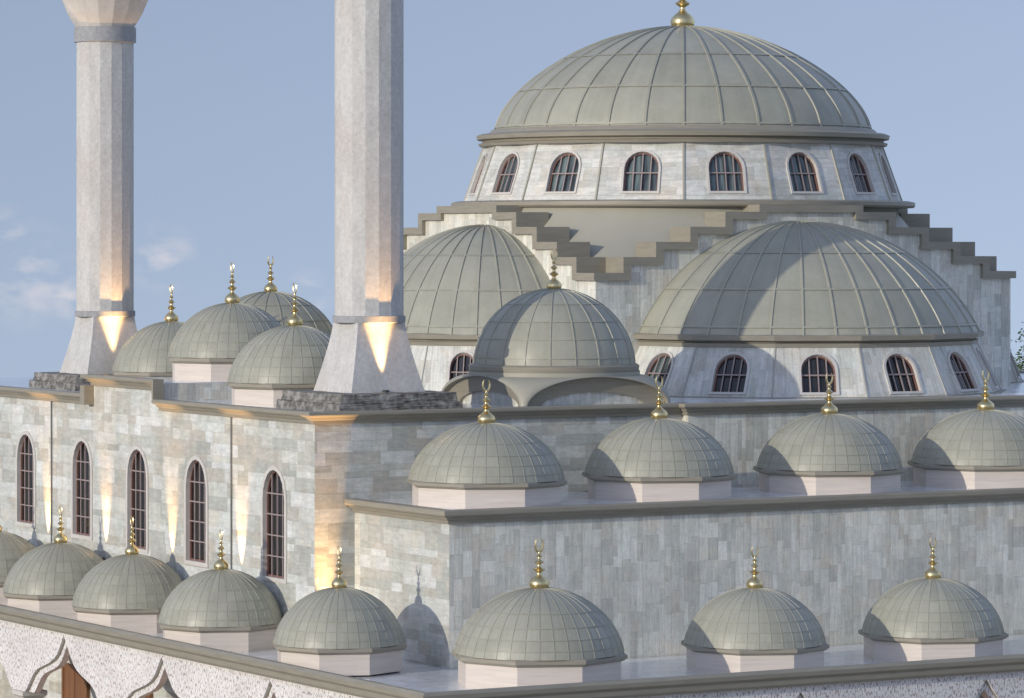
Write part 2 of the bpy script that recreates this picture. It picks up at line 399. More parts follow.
def dome_mesh(mb, R, H, nr, rings, ell=0.0, rib=(0.05, 0.03), ringw=0.03, a0=0.0, a1=2 * pi, z0=0.0, seg=4, np_=18, phase=0.0, skip_ends=False):
    P = cap_profile(R, H, np_, ell); Pz = [(r, z + z0) for r, z in P]
    def r_at(z):
        for i in range(np_):
            if P[i][1] <= z <= P[i + 1][1]:
                t = (z - P[i][1]) / (P[i + 1][1] - P[i][1]); return P[i][0] * (1 - t) + P[i + 1][0] * t
        return 0.0
    lv = sorted(rings)
    def vs(j):
        zm = (P[j][1] + P[j + 1][1]) / 2; return sum(1 for q in lv if q < zm) + 0.5
    full = abs(a1 - a0 - 2 * pi) < 1e-6
    mb.lathe(Pz, nr * seg, a0 + phase, a1 + phase, us=lambda a: (a - a0 - phase) / (a1 - a0) * nr - 1e-3, vs=vs)
    rw, rh = rib
    idx = range(nr) if full else range(1 if skip_ends else 0, nr if skip_ends else nr + 1)
    for k in idx:
        a = a0 + phase + (a1 - a0) * k / nr; e = Vector((cos(a), sin(a), 0)); tn = Vector((-sin(a), cos(a), 0)); prev = None
        for i in range(np_ + 1):
            r, z = Pz[i]
            if r < 0.05 * R: break
            i0, i1 = max(0, i - 1), min(np_, i + 1)
            dr, dz = Pz[i1][0] - Pz[i0][0], Pz[i1][1] - Pz[i0][1]; L = hypot(dr, dz)
            nrm = e * (dz / L) + Vector((0, 0, -dr / L)); c = e * r + Vector((0, 0, z))
            ww = rw / 2 * min(1.0, 0.35 + r / R)
            sec = [mb.bm.verts.new(c - tn * ww - nrm * .01), mb.bm.verts.new(c - tn * ww * .7 + nrm * rh), mb.bm.verts.new(c + tn * ww * .7 + nrm * rh), mb.bm.verts.new(c + tn * ww - nrm * .01)]
            if prev:
                for q in range(3): mb.bm.faces.new([prev[q], prev[q + 1], sec[q + 1], sec[q]])
            prev = sec
    for zr in rings:
        r0, r1 = r_at(zr - ringw / 2), r_at(zr + ringw / 2); h = max(rh, .014)
        mb.lathe([(r0 + .0, z0 + zr - ringw / 2), (r0 + h, z0 + zr - ringw / 2), (r1 + h, z0 + zr + ringw / 2), (r1, z0 + zr + ringw / 2)], nr * seg, a0 + phase, a1 + phase)

def finial(parent, z, s=1.0, name='finial', rz=0.0):
    """brass finial of total height about 1.3*s"""
    prof = [(.10, -.06), (.20, -.03), (.235, .03), (.25, .10), (.225, .18), (.16, .25), (.085, .31), (.055, .37), (.06, .40), (.10, .43), (.145, .46), (.15, .485), (.10, .515), (.06, .55),
            (.05, .60), (.055, .63), (.105, .655), (.115, .68), (.075, .72), (.04, .76), (.035, .80), (.065, .825), (.07, .85), (.035, .88), (.025, .93), (.02, .96), (0, .965)]
    m = MB(); m.lathe([(r * s, q * s) for r, q in prof], 20)
    o = m.build(name, M['gold'], parent, smooth=40); o.location = (0, 0, z)
    m = MB(); prev = None; N = 22                       # crescent, a slim upright horseshoe open at the top
    for i in range(N + 1):
        a = radians(90 + 38) + radians(360 - 76) * i / N
        c = Vector((.105 * cos(a), 0, 1.14 + .19 * sin(a))) * s
        tg = Vector((-.105 * sin(a), 0, .19 * cos(a))).normalized(); nn = Vector((tg.z, 0, -tg.x))
        th = (.010 + .030 * sin(pi * i / N)) * s; tb = .018 * s
        sec = [m.bm.verts.new(c + nn * th), m.bm.verts.new(c + Vector((0, tb, 0))), m.bm.verts.new(c - nn * th), m.bm.verts.new(c - Vector((0, tb, 0)))]
        if prev:
            for q in range(4): m.bm.faces.new([prev[q], prev[(q + 1) % 4], sec[(q + 1) % 4], sec[q]])
        else: m.bm.faces.new(list(reversed(sec)))
        prev = sec
    m.bm.faces.new(prev)
    cr = m.build('crescent', M['gold'], o, smooth=50); cr.rotation_euler = (0, 0, rz)
    return o

def make_small_dome(name, loc, label, group, R=2.2, drum_h=0.72, H=1.72, rz=0.0, ringz=(.22, .5, .8, 1.15)):
    t = thing(name, loc, label, 'dome', group, rz)
    rb = R * .925
    m = MB(); m.lathe([(rb, 0), (rb, drum_h)], 8, cap_top=True, cap_bot=True); m.build('octagonal_drum', M['drum'], t)
    m = MB(); m.lathe([(rb + .03, drum_h - .07), (R - .06, drum_h - .03), (R - .05, drum_h), (R, drum_h), (R, drum_h + .09), (R - .05, drum_h + .13)], 8, cap_top=True, cap_bot=True)
    m.build('eave', M['cornice'], t)
    m = MB(); k = H / 1.72
    dome_mesh(m, R * .935, H, 36, [z * k for z in ringz], ell=.16, rib=(.026, .010), ringw=.02, z0=drum_h + .12, seg=3, np_=16)
    m.build('dome_shell', M['lead'], t, smooth=35)
    finial(t, drum_h + .12 + H, 1.0)
    return t

# ------------------------------------------------------------------ ground
m = MB(); N = 96; prof = [(0.001, 0.0), (60, 0), (200, 0.0), (330, -4), (420, -40), (620, -220)]
m.lathe([(r, z) for r, z in reversed(prof)], N, cx=10, cy=20)
m.build('ground', M['ground'], None, smooth=60, kind='structure')

# ------------------------------------------------------------------ prayer hall (main block)
XM, YM, XE, YE = -1.36, 5.94, 39.8, 40.0
ZC0, ZC1 = 14.47, 14.845
hall = thing('prayer_hall', (0, 0, 0), 'main hall of pale ashlar with five tall arched windows on its sunlit left wall', 'mosque hall')
m = MB(); m.box(XM, XE, YM, YE, 0, ZC1 - .13)
wall = m.build('wall', M['stone'], hall)
wins = [(28.13, 10.12, 13.22), (23.26, 10.0, 13.2), (18.75, 9.86, 13.12), (14.21, 9.74, 13.0), (8.64, 9.64, 12.95), (33.0, 10.2, 13.3)]
WW = 1.48
frames = [local_frame((XM, y, z0), (-1, 0, 0), (0, 0, 1)) for y, z0, z1 in wins]
boolean_cut(wall, [cutter(F, WW, z1 - z0, .24, .25) for F, (y, z0, z1) in zip(frames, wins)])
bm = bmesh.new(); bm.from_mesh(wall.data); w_ = MB.__new__(MB); w_.bm = bm; w_.uvl = bm.loops.layers.uv['UVMap']; w_.boxuv('h'); bm.to_mesh(wall.data); bm.free()
for F, (y, z0, z1) in zip(frames, wins):
    window(hall, F, WW, z1 - z0, .20, 3, 4, .13, .25)
# projecting centre bay on the front, half hidden by the domes of the gallery
m = MB(); m.box(11.75, 26.65, 5.58, YM - .002, 11.9, ZC1 - .13); m.boxuv('v'); m.build('projecting_bay', M['stone_up'], hall)
CP = lambda z0, z1, o: [(-.05, z0), (.09, z0), (.11, z0 + .10), (.17, z0 + .12), (.22, z0 + .20), (o - .03, z0 + .23), (o, z0 + .27), (o, z1 - .03), (o - .03, z1), (-.05, z1)]
cpr = CP(ZC0, ZC1, .36)
m = MB()
m.sweep([(XM, 16.9), (XM, YM), (11.748, YM)], cpr)
m.sweep([(11.75, YM - .06), (11.75, 5.58), (26.65, 5.58), (26.65, YM - .06)], cpr)
m.sweep([(26.652, YM), (XE, YM), (XE, YE)], cpr)
m.sweep([(XM, YE), (XM, 22.664)], cpr)
m.build('cornice', M['cornice'], hall)
# raised stretch of parapet on the left wall
m = MB(); m.box(XM, 6.0, 16.9, 22.3, ZC1 - .13, 15.34); m.boxuv('auto'); m.build('raised_parapet', M['stone_up'], hall)
m = MB(); m.box(XM - .006, XM + .0, 17.0, 22.2, ZC0 - .1, 15.12, skip=('+x',)); m.boxuv('h'); m.build('parapet_facing', M['stone'], hall)
cr2 = [(a, z + .645) for a, z in cpr]
m = MB()
m.sweep([(XM + .6, 22.3), (XM, 22.3), (XM, 16.9)], cr2)
m.box(XM - .36, XM + .06, 22.302, 22.66, ZC0, 15.116)
m.box(XM - .36, XM + .02, 16.78, 16.898, ZC1 + .002, 15.49)
m.build('parapet_cornice', M['cornice'], hall)
m = MB(); m.box(XM + .06, XE - .06, YM + .06, YE - .06, ZC1 - .2, ZC1 - .07); m.build('roof', M['marble'], hall)
m = MB(); m.box(XM + .52, 5.9, 17.0, 22.2, 15.3, 15.36); m.build('parapet_roof', M['marble'], hall)
for y in (25.88, 11.65):
    m = MB(); m.box(XM - .04, XM + .01, y - .035, y + .035, 7.6, ZC0 + .02); m.build('conductor_strip', M['strip'], hall)
for y in (23.7, 18.6, 12.4, 33.0):
    m = MB()
    m.box(XM - .10, XM + .01, y - .9, y - .02, 0, 5.4); m.box(XM - .10, XM + .01, y + .02, y + .9, 0, 5.4)
    m.box(XM - .13, XM + .01, y - 1.06, y - .9, 0, 5.55); m.box(XM - .13, XM + .01, y + .9, y + 1.06, 0, 5.55); m.box(XM - .13, XM + .01, y - .9, y + .9, 5.4, 5.55)
    m.build('door', M['wood'], hall)

# ------------------------------------------------------------------ gallery wing (middle step)
GZ0, GZ1 = 11.775, 12.186
gal = thing('gallery_wing', (0, 0, 0), 'lower gallery block stepping forward from the hall, front wall faced with upright stone slabs', 'gallery')
m = MB(); m.box(0, 38.4, 0, YM - .004, 0, GZ1 - .1); m.boxuv('auto'); m.build('wall', M['stone_up'], gal)
m = MB(); m.box(-.004, .0, 0.0, YM - .38, 0, GZ0 + .02, skip=('+x',)); m.boxuv('h'); m.build('side_facing', M['stone'], gal)
m = MB(); m.sweep([(0, YM - .01), (0, 0), (38.4, 0), (38.4, YM - .01)], CP(GZ0, GZ1, .36)); m.build('cornice', M['cornice'], gal)
m = MB(); m.box(.06, 38.3, .06, YM - .006, GZ1 - .2, GZ1 - .06); m.build('roof', M['marble'], gal)

# ------------------------------------------------------------------ portico (lowest step)
XP, YP, ZF, ZL0, ZL1 = -5.2, -7.95, 7.553, 7.43, 7.93
por = thing('portico', (0, 0, 0), 'lowest arcaded portico of speckled pale stone with ogee arches under a flat marble roof', 'portico')
m = MB(); m.box(XP + .36, XM - .03, -.035, YE, ZF - .1, ZF); m.box(XP + .36, 43, YP + .36, -.037, ZF - .1, ZF)
m.build('roof', M['marble'], por)
m = MB(); m.box(XM - .03, -.006, 0, YM - .02, ZF - .3, ZF); m.build('roof_corner', M['marble'], por)
lp = [(-.02, ZL0), (.16, ZL0), (.22, ZL0 + .08), (.24, ZL0 + .22), (.33, ZL0 + .30), (.35, ZL0 + .42), (.26, ZL1), (.10, ZL1), (.02, ZF + .01), (-.02, ZF + .01)]
m = MB(); q = .35; m.sweep([(XP + q, YE), (XP + q, YP + q), (43, YP + q)], lp); m.build('cornice', M['cornice'], por)
def ogee(half, z_spring, z_peak, n=14):
    """right half of an ogee arch: from the point down to the springing; list of (dx, z)"""
    K = [(0, 0), (.04, .06), (.10, .18), (.17, .30), (.26, .39), (.38, .465), (.55, .54), (.68, .60), (.78, .69), (.87, .82), (.94, .93), (1.0, 1.0)]
    return [(a * half, z_peak - b * (z_peak - z_spring)) for a, b in K]
def arcade(peaks, frame, half, spring, peak, ztop, ends):
    """one wall sheet cut by arches: a mushroom shaped pier between each pair of peaks"""
    m = MB(); xs = [ends[0]] + list(peaks) + [ends[1]]
    for a, b in zip(xs[:-1], xs[1:]):
        A = ogee(half, spring, peak); pts = []
        if a == ends[0]: pts += [(a, spring)]
        else: pts += [(a + x, z) for x, z in A]
        if b == ends[1]: pts += [(b, spring)]
        else: pts += [(b - x, z) for x, z in reversed(A)]
        pts += [(b, ztop), (a, ztop)]
        m.prism(pts, frame)
    m.boxuv('h')
    return m
def glow_tinted_soffit(o, ax):
    o.data.materials.append(M['soffit'])
    for p in o.data.polygons:
        if abs(p.normal[ax]) < .5: p.material_index = 1
Lp = [1.95, 9.4, 16.85, 24.2, 31.5]; Rp = [0.66, 7.16, 13.66, 20.16, 26.66, 33.16]
XF, YF = XP + .37, YP + .37
mL = arcade(Lp, lambda a, b, d: (XF + .12 * d, a, b), 3.2, 5.2, 7.3, ZL0, (YF, YE)); mL.build('arcade_wall', M['terrazzo'], por)
mL = arcade(Lp, lambda a, b, d: (XF + .122 + .22 * d, a, b), 2.72, 5.2, 6.98, ZL0, (YF + .3, YE)); glow_tinted_soffit(mL.build('inner_arch_wall', M['terrazzo'], por), 0)
mR = arcade(Rp, lambda a, b, d: (a, YF + .12 * d, b), 2.85, 5.2, 7.24, ZL0, (XF + .122, 43)); mR.build('arcade_wall', M['terrazzo'], por)
mR = arcade(Rp, lambda a, b, d: (a, YF + .122 + .32 * d, b), 2.55, 5.2, 6.93, ZL0, (XF + .76, 43)); glow_tinted_soffit(mR.build('inner_arch_wall', M['terrazzo'], por), 1)
def edge_line(peaks, place, half, spring, peak):
    for pk in peaks:
        m = MB()
        for sg in (-1, 1):
            A = ogee(half, spring, peak)
            for (x0, z0), (x1, z1) in zip(A[:-1], A[1:]):
                d = Vector((x1 - x0, z1 - z0)).normalized(); n = Vector((-d.y, d.x)) * .013
                P = [(x0 - .002, z0 - .002), (x1 - .002, z1 - .002), (x1 - n.x * 2, z1 - n.y * 2), (x0 - n.x * 2, z0 - n.y * 2)]
                m.prism([(pk + sg * x, z) for x, z in P], place)
        m.build('arch_moulding', M['cornice'], por)
edge_line(Lp, lambda a, b, d: (XF + .07 + .05 * d, a, b), 3.2, 5.2, 7.3)
edge_line(Rp, lambda a, b, d: (a, YF + .07 + .05 * d, b), 2.85, 5.2, 7.24)
def pillar(x, y):
    m = MB()
    m.lathe([(.42, 0), (.42, .3), (.30, .42), (.27, .5), (.25, 4.4), (.28, 4.45), (.27, 4.55)], 20, cap_bot=True); c = m.build('column', M['drum'], por, smooth=40); c.location = (x, y, 0)
    m = MB(); m.lathe([(.27, 0), (.36, .2), (.5, .42), (.62, .5), (.62, .64)], 4, pi / 4, pi / 4 + 2 * pi, cap_bot=True, cap_top=True); k = m.build('capital', M['frame'], c); k.location = (0, 0, 4.55)
for a, b in zip(Lp[:-1], Lp[1:]): pillar(XF + .38, (a + b) / 2)
for a, b in zip(Rp[:-1], Rp[1:]): pillar((a + b) / 2, YF + .38)
pillar(XF + .38, YF + .38)
m = MB(); m.box(XF + .76, XM - .2, -.06, YE, ZF - .42, ZF - .305); m.box(XF + .76, 43, YF + .76, -.065, ZF - .42, ZF - .305); m.build('ceiling', M['plaster'], por)

# ------------------------------------------------------------------ small octagonal domes
Lg, Rg, Gg = 'domes in the left row of the portico roof', 'domes in the front row of the portico roof', 'domes along the gallery roof'
XL = -2.95
proto = make_small_dome('roof_dome', (XL, 1.25, ZF + .05), 'portico dome nearest the gallery corner, its finial shadow falling on the bright wall', Lg, rz=pi / 2)
proto.scale = (.925,) * 3
def add(loc, R, label, group, rz=0.0, kz=None):
    c = copy_tree(proto); c.location = loc; c.rotation_euler = (0, 0, rz); c.scale = (R / 2.2, R / 2.2, R / 2.2 if kz is None else kz); c['label'] = label; c['group'] = group; return c
L_labels = [(9.12, 'portico dome below the tall window nearest the hall corner'),
            (15.72, 'portico dome between its taller looking neighbours below the middle windows, third nearest of the left row'),
            (21.45, 'portico dome below the tall window second from the left edge'),
            (27.1, 'portico dome cut off by the left edge of the photo, only its right flank showing')]
L_labels[1] = (15.72, 'portico dome below the middle of the five tall windows')
for y, lab in L_labels: add((XL, y, ZF), 2.05, lab, Lg, pi / 2)
for x, R, kz, lab in [(.45, 2.56, 1.054, 'large lead dome on the front portico roof nearest the camera, right of the gallery corner'),
                  (7.7, 2.2, .93, 'middle lead dome of the front portico row, a shadow across its left side'),
                  (14.05, 2.26, .934, 'rightmost whole dome on the front portico roof, low at the right of the photo'),
                  (20.4, 2.26, .934, 'portico dome past the right edge of the photo, only its eave corner showing')]:
    add((x, -4.4, ZF), R, lab, Rg, 0.0, kz)
for x, R, lab in [(2.73, 2.5, 'leftmost gallery dome, fully sunlit, standing by the gallery roof corner'),
                  (8.83, 2.45, 'second gallery dome from the left, in front of the edge of the projecting bay'),
                  (15.15, 2.45, 'third gallery dome from the left, below the half dome windows'),
                  (21.25, 2.55, 'gallery dome touching the right edge of the photo')]:
    add((x, 2.65, GZ1 - .15), R, lab, Gg, 0.0, .985)
Ug = 'domes on the hall roof behind the left wall'
add((1.3, 12.55, ZC1 - .22), 2.3, 'hall roof dome just left of the near minaret, lowest of its cluster', Ug, pi / 2)
add((2.4, 19.4, 15.24), 2.3, 'hall roof dome raised on the parapet block, middle of its cluster', Ug, pi / 2)
add((2.9, 25.3, ZC1 - .22), 2.2, 'hall roof dome right beside the far minaret foot, base hidden by the parapet', Ug, pi / 2)

# ------------------------------------------------------------------ stepped square base of the main dome
CX, CY, S, TW = 19.21, 18.02, 8.38, 1.1
KB = 1.04                                   # the great dome group stands a little larger and further back
def back(p): return tuple(c + (q - c) * KB for q, c in zip(p, (-55.684, -100.636, 20.0)))
base = thing('stepped_base', back((CX - .07, CY, ZC1 - .07)), 'square stone base with stair stepped gables carrying the great dome', 'dome base', scale=KB)
ZB = ZC1 - .07
steps = [(7.4, 18.95), (6.15, 19.46), (4.82, 19.96), (3.45, 20.46), (2.1, 20.96)]; ztop = 21.2
def profile(dx, dz, xmax):
    """stepped outline, left to right along the top"""
    R = [(xmax, 18.95 - dz)]
    zs_ = [s[1] for s in steps] + [ztop]
    for i, (x, z) in enumerate(steps):
        R += [(x - dx, zs_[i] - dz), (x - dx, zs_[i + 1] - dz)]
    Lh = [(-a, b) for a, b in reversed(R)]
    return Lh + list(reversed(R))[0:0] + R[::-1][0:0] + [(a, b) for a, b in []] + [(a, b) for a, b in R[::-1]]
def gable(ang, xmax, axis_label):
    c, s_ = cos(ang), sin(ang)
    # local x along the wall, local y outward (negative = outside): wall outer face at y=-S
    def fr(y0, y1): return lambda a, b, d: (a * c - (y0 + (y1 - y0) * d) * s_, a * s_ + (y0 + (y1 - y0) * d) * c, b - ZB)
    top = profile(.3, .25, xmax)
    Lh = sorted([p for p in top if p[0] < 0], key=lambda p: (p[0], p[1])); Rh = sorted([p for p in top if p[0] > 0], key=lambda p: (p[0], -p[1]))
    outline = [(-xmax, ZB)] + [(xmax, ZB)] + list(reversed(Rh)) + list(reversed(Lh))
    m = MB(); m.prism(outline, fr(-S, -S + TW)); 
    m.bm.normal_update()
    for f in m.bm.faces:
        for l in f.loops:
            p = l.vert.co; u = p.x * c + p.y * s_; w = -p.x * s_ + p.y * c
            l[m.uvl].uv = (p.z, u + w * .9)
    m.build('gable_wall', M['stone_up'], base)
    xo = xmax + (.14 if xmax > S - .01 else 0)
    o = profile(0, 0, xo); i_ = profile(.3, .25, xo)
    so = lambda P: sorted([p for p in P if p[0] < 0], key=lambda p: (p[0], p[1])) + sorted([p for p in P if p[0] > 0], key=lambda p: (p[0], -p[1]))
    # same outline, as separate solid bars so that nothing overlaps
    m = MB(); zs_ = [q[1] for q in steps] + [ztop]; xs_ = [xo] + [q[0] for q in steps]
    F = fr(-S - .14, -S + TW + .03)
    for sg in (-1, 1):
        for k in range(len(xs_)):
            z1 = zs_[k]; z0 = z1 - .25
            x_out = xs_[k]; x_in = (xs_[k + 1] - .3) if k + 1 < len(xs_) else 0.0
            P = [(x_in, z0), (x_out, z0), (x_out, z1), (x_in, z1)]
            if k > 0: P = [(x_in, z0), (x_out - .3, z0), (x_out - .3, zs_[k - 1]), (x_out, zs_[k - 1]), (x_out, z1), (x_in, z1)]
            m.prism([(sg * a, b) for a, b in P], F)
    m.build('stepped_coping', M['cornice'], base)
gable(0, S, 'front'); gable(-pi / 2, S - TW - .032, 'left'); gable(pi / 2, S - TW - .032, 'right'); gable(pi, S, 'back')
m = MB(); NS = 96; rows = []
for r, z in [(11.6, 18.35), (10.6, 18.7), (9.9, 19.1), (9.25, 19.55), (8.75, 19.95), (8.35, 20.3), (7.85, 20.9), (7.7, 21.22)]:
    row = []
    for i in range(NS):
        a = 2 * pi * i / NS; lim = (S - .35) / max(abs(cos(a)), abs(sin(a))); q = min(r, lim); row.append(m.bm.verts.new((q * cos(a), q * sin(a), z - ZB)))
    rows.append(row)
for a, b in zip(rows[:-1], rows[1:]):
    for i in range(NS): m.bm.faces.new([a[i], a[(i + 1) % NS], b[(i + 1) % NS], b[i]])
m.build('corner_slope', M['fill'], base, smooth=60)

# ------------------------------------------------------------------ great dome
gd = thing('great_dome', back((CX + .2, CY, 21.13)), 'great lead dome with a ring of arched drum windows and brass finial', 'dome', scale=KB, rz=radians(1.7))
n16 = pi / 16
m = MB(); m.lathe([(7.55, 0), (8.15, .02), (8.2, .08), (8.2, .2), (8.0, .25), (7.75, .25)], 80, cap_top=True, cap_bot=True); m.build('base_cornice', M['cornice'], gd, smooth=30)
RB, RT, z0, z1 = 7.74, 7.04, .252, 2.22
k16 = cos(n16)
m = MB(); m.lathe([(RB, z0), (RT, z1)], 16, n16, n16 + 2 * pi, cap_bot=True, cap_top=True); dr = m.build('drum', M['stone_drum'], gd)
sl = (RB - RT) * k16 / (z1 - z0); L_ = hypot(1, sl)
def drum_frames(RB, RT, z0, z1, angs, zw, kk):
    sl = (RB - RT) * kk / (z1 - z0); out = []
    for a in angs:
        e = Vector((cos(a), sin(a), 0)); nrm = (e + Vector((0, 0, sl))).normalized()
        r = RB * kk - sl * (zw - z0); out.append(local_frame(e * r + Vector((0, 0, zw)), nrm, (0, 0, 1)))
    return out
angs = [2 * n16 * i for i in range(16)]
def drum_uv(o, mode):
    me = o.data; uvl = me.uv_layers['UVMap'] if 'UVMap' in me.uv_layers else me.uv_layers.new(name='UVMap')
    for p in me.polygons:
        n = p.normal; a = atan2(n.y, n.x); tx = Vector((-sin(a), cos(a), 0))
        for li in p.loop_indices:
            co = me.vertices[me.loops[li].vertex_index].co
            q = (tx.dot(co) + 3.0 * round(a / .3), co.z) if abs(n.z) < .8 else (co.x, co.y)
            uvl.data[li].uv = q if mode == 'h' else (q[1], q[0])
FR = drum_frames(RB, RT, z0, z1, angs, .52, k16)
boolean_cut(dr, [cutter(F, 1.18, 1.42, .2) for F in FR]); drum_uv(dr, 'h')
for F in FR: window(gd, F, 1.18, 1.42, .17, 3, 1, .075, glass='glass_c')
for i in range(16):
    m = MB(); a = n16 + 2 * n16 * i; e = Vector((cos(a), sin(a), 0)); t_ = Vector((-sin(a), cos(a), 0))
    A, B = e * (RB - .03) + Vector((0, 0, z0)), e * (RT - .03) + Vector((0, 0, z1)); q = []
    for c in (A, B): q.append([c - t_ * .045, c - t_ * .03 + e * .07, c + t_ * .03 + e * .07, c + t_ * .045])
    for j in range(3): m.face([q[0][j], q[0][j + 1], q[1][j + 1], q[1][j]])
    m.build('drum_rib', M['fill'], gd)
m = MB(); m.lathe([(7.05, 2.17), (7.2, 2.19), (7.24, 2.28), (7.12, 2.31), (7.08, 2.38), (7.28, 2.42), (7.31, 2.56), (7.16, 2.62), (6.9, 2.64), (6.75, 2.78), (6.6, 2.78)], 80, cap_top=True, cap_bot=True)
m.build('eave', M['cornice'], gd, smooth=30)
m = MB(); dome_mesh(m, 6.66, 3.74, 32, [.16, 1.45, 2.62], ell=.75, rib=(.11, .045), ringw=.06, z0=2.70, seg=4, np_=26, phase=n16 * 0)
m.build('dome_shell', M['lead'], gd, smooth=35)
finial(gd, 2.70 + 3.74, 1.75)

# ------------------------------------------------------------------ half domes
def semi_dome(loc, rz, label, sx=1.0, sy=1.0, sz=1.0, n=7):
    t = thing('half_dome', back(loc), label, 'half dome', 'half domes against the stepped base', rz); t.scale = (KB * sx, KB * sy, KB * sz)
    A0, A1 = pi, 2 * pi; st = pi / n
    zb, zt = .0, 1.72; RB, RT = 7.0, 6.12; kk = cos(st / 2)
    m = MB(); m.lathe([(RB, zb), (RT, zt)], n, A0, A1)
    # close the solid so that it can be cut
    V = m.bm.verts; m.bm.verts.ensure_lookup_table(); bmesh.ops.holes_fill(m.bm, edges=[e for e in m.bm.edges if e.is_boundary], sides=0)
    d = m.build('drum', M['stone_drum_up'], t)
    F7 = drum_frames(RB, RT, zb, zt, [A0 + st * (i + .5) for i in range(n)], .22, kk)
    boolean_cut(d, [cutter(F, 1.12, 1.36, .2) for F in F7]); drum_uv(d, 'v')
    for i, F in enumerate(F7): window(t, F, 1.12, 1.36, .17, 3, 1, .085, glass='glass_c' if i in (0, n - 1) else 'glass')
    for i in range(1, n):
        m = MB(); a = A0 + st * i; e = Vector((cos(a), sin(a), 0)); t_ = Vector((-sin(a), cos(a), 0))
        A, B = e * (RB - .03) + Vector((0, 0, zb)), e * (RT - .03) + Vector((0, 0, zt)); q = []
        for c in (A, B): q.append([c - t_ * .04, c - t_ * .025 + e * .06, c + t_ * .025 + e * .06, c + t_ * .04])
        for j in range(3): m.face([q[0][j], q[0][j + 1], q[1][j + 1], q[1][j]])
        m.build('drum_rib', M['stone_drum'], t)
    m = MB(); m.lathe([(RB - .1, -.04), (RB + .2, -.02), (RB + .2, .06), (RB - .1, .09)], n, A0, A1); m.build('base_moulding', M['cornice'], t)
    m = MB(); m.lathe([(6.0, zt - .06), (6.18, zt - .05), (6.22, zt + .08), (6.12, zt + .1), (6.14, zt + .15), (6.38, zt + .18), (6.42, zt + .33), (6.3, zt + .37), (6.0, zt + .37)], n, A0, A1, cap_bot=False)
    m.build('eave', M['cornice'], t)
    m = MB(); dome_mesh(m, 6.2, 3.78, 18, [.32, 1.55, 2.75], ell=.12, rib=(.085, .04), ringw=.06, a0=A0, a1=A1, z0=zt + .3, seg=4, np_=24)
    m.build('dome_shell', M['lead'], t, smooth=35)
    return t
ZS = ZC1 + .08
semi_dome((CX - .55, CY - S + .02, ZS), 0, 'half dome on the front face of the stepped base, above the gallery domes', 1.01, .93, .985)
semi_dome((CX - S + .02, CY - .95, ZS), -pi / 2, 'half dome on the left face of the stepped base, partly behind the near minaret', .94, .72, .965, 6)
semi_dome((CX + S - .02, CY, ZS), pi / 2, 'half dome on the far right side, only its sloping drum with one window showing', .97, .66)

# ------------------------------------------------------------------ corner domes on pendentive bases
def corner_dome(loc, label):
    t = thing('corner_dome', loc, label, 'dome', 'corner domes on arched bases')
    w, zc, za = 2.76, 1.06, .93; ha = 2.60; N = 16; dep = .95
    m = MB()
    def arch(tt): a = tt * pi / 2; return ha * cos(a), za * sin(a)
    for qd in range(4):
        rot = Matrix.Rotation(qd * pi / 2, 3, 'Z'); rows = []
        for i in range(N + 1):
            x, z = arch(i / N); rr = w - x; row = []
            for j in range(N + 1):
                b = pi + (pi / 2) * j / N
                row.append(m.bm.verts.new(rot @ Vector((-x + rr * cos(b), -x + rr * sin(b), z))))
            rows.append(row)
        row = [m.bm.verts.new(rot @ Vector((w * cos(pi + pi / 2 * j / N), w * sin(pi + pi / 2 * j / N), zc))) for j in range(N + 1)]; rows.append(row)
        for i in range(N + 1):
            for j in range(N): m.bm.faces.new([rows[i][j], rows[i][j + 1], rows[i + 1][j + 1], rows[i + 1][j]])
    m.build('pendentives', M['fill'], t, smooth=50)
    m = MB()
    for qd in range(4):
        rot = Matrix.Rotation(qd * pi / 2, 3, 'Z'); prev = None
        for i in range(2 * N + 1):
            a = pi * i / (2 * N); x, z = ha * cos(a), za * sin(a)
            xi, zi = 1.9 * cos(a), .45 * sin(a)
            cur = (rot @ Vector((x, -w, z)), rot @ Vector((x, -w + .22, z)), rot @ Vector((xi, -w + .34, zi)), rot @ Vector((xi, -w + .5, zi)))
            if prev:
                for q in range(3): m.face([prev[q], cur[q], cur[q + 1], prev[q + 1]])
            prev = cur
    m.build('arch_bands', M['cornice'], t, smooth=30)
    m = MB(); m.box(-w + .46, w - .46, -w + .46, w - .46, 0, .7, skip=('-z',)); m.boxuv('v'); m.build('tympanum_wall', M['stone_drum_up'], t)
    m = MB(); m.lathe([(2.62, zc - .02), (2.72, zc), (2.74, zc + .17), (2.68, zc + .22), (2.5, zc + .24)], 64, cap_top=True, cap_bot=True); m.build('eave', M['cornice'], t, smooth=35)
    m = MB(); dome_mesh(m, 2.6, 2.42, 20, [.25, .85, 1.4, 1.95], ell=.3, rib=(.05, .025), ringw=.03, z0=zc + .2, seg=5, np_=18, phase=.05)
    m.build('dome_shell', M['lead'], t, smooth=35)
    finial(t, zc + .2 + 2.42, 1.0)
    return t
cd = corner_dome((8.79, 8.95, ZC1 - .07), 'dome on a base of shallow arches right in front of the stepped base corner')
c2 = copy_tree(cd); c2.location = (8.2, 28.2, ZC1 - .37); c2['label'] = 'ribbed dome farthest back behind the cluster of hall roof domes, only its top showing'

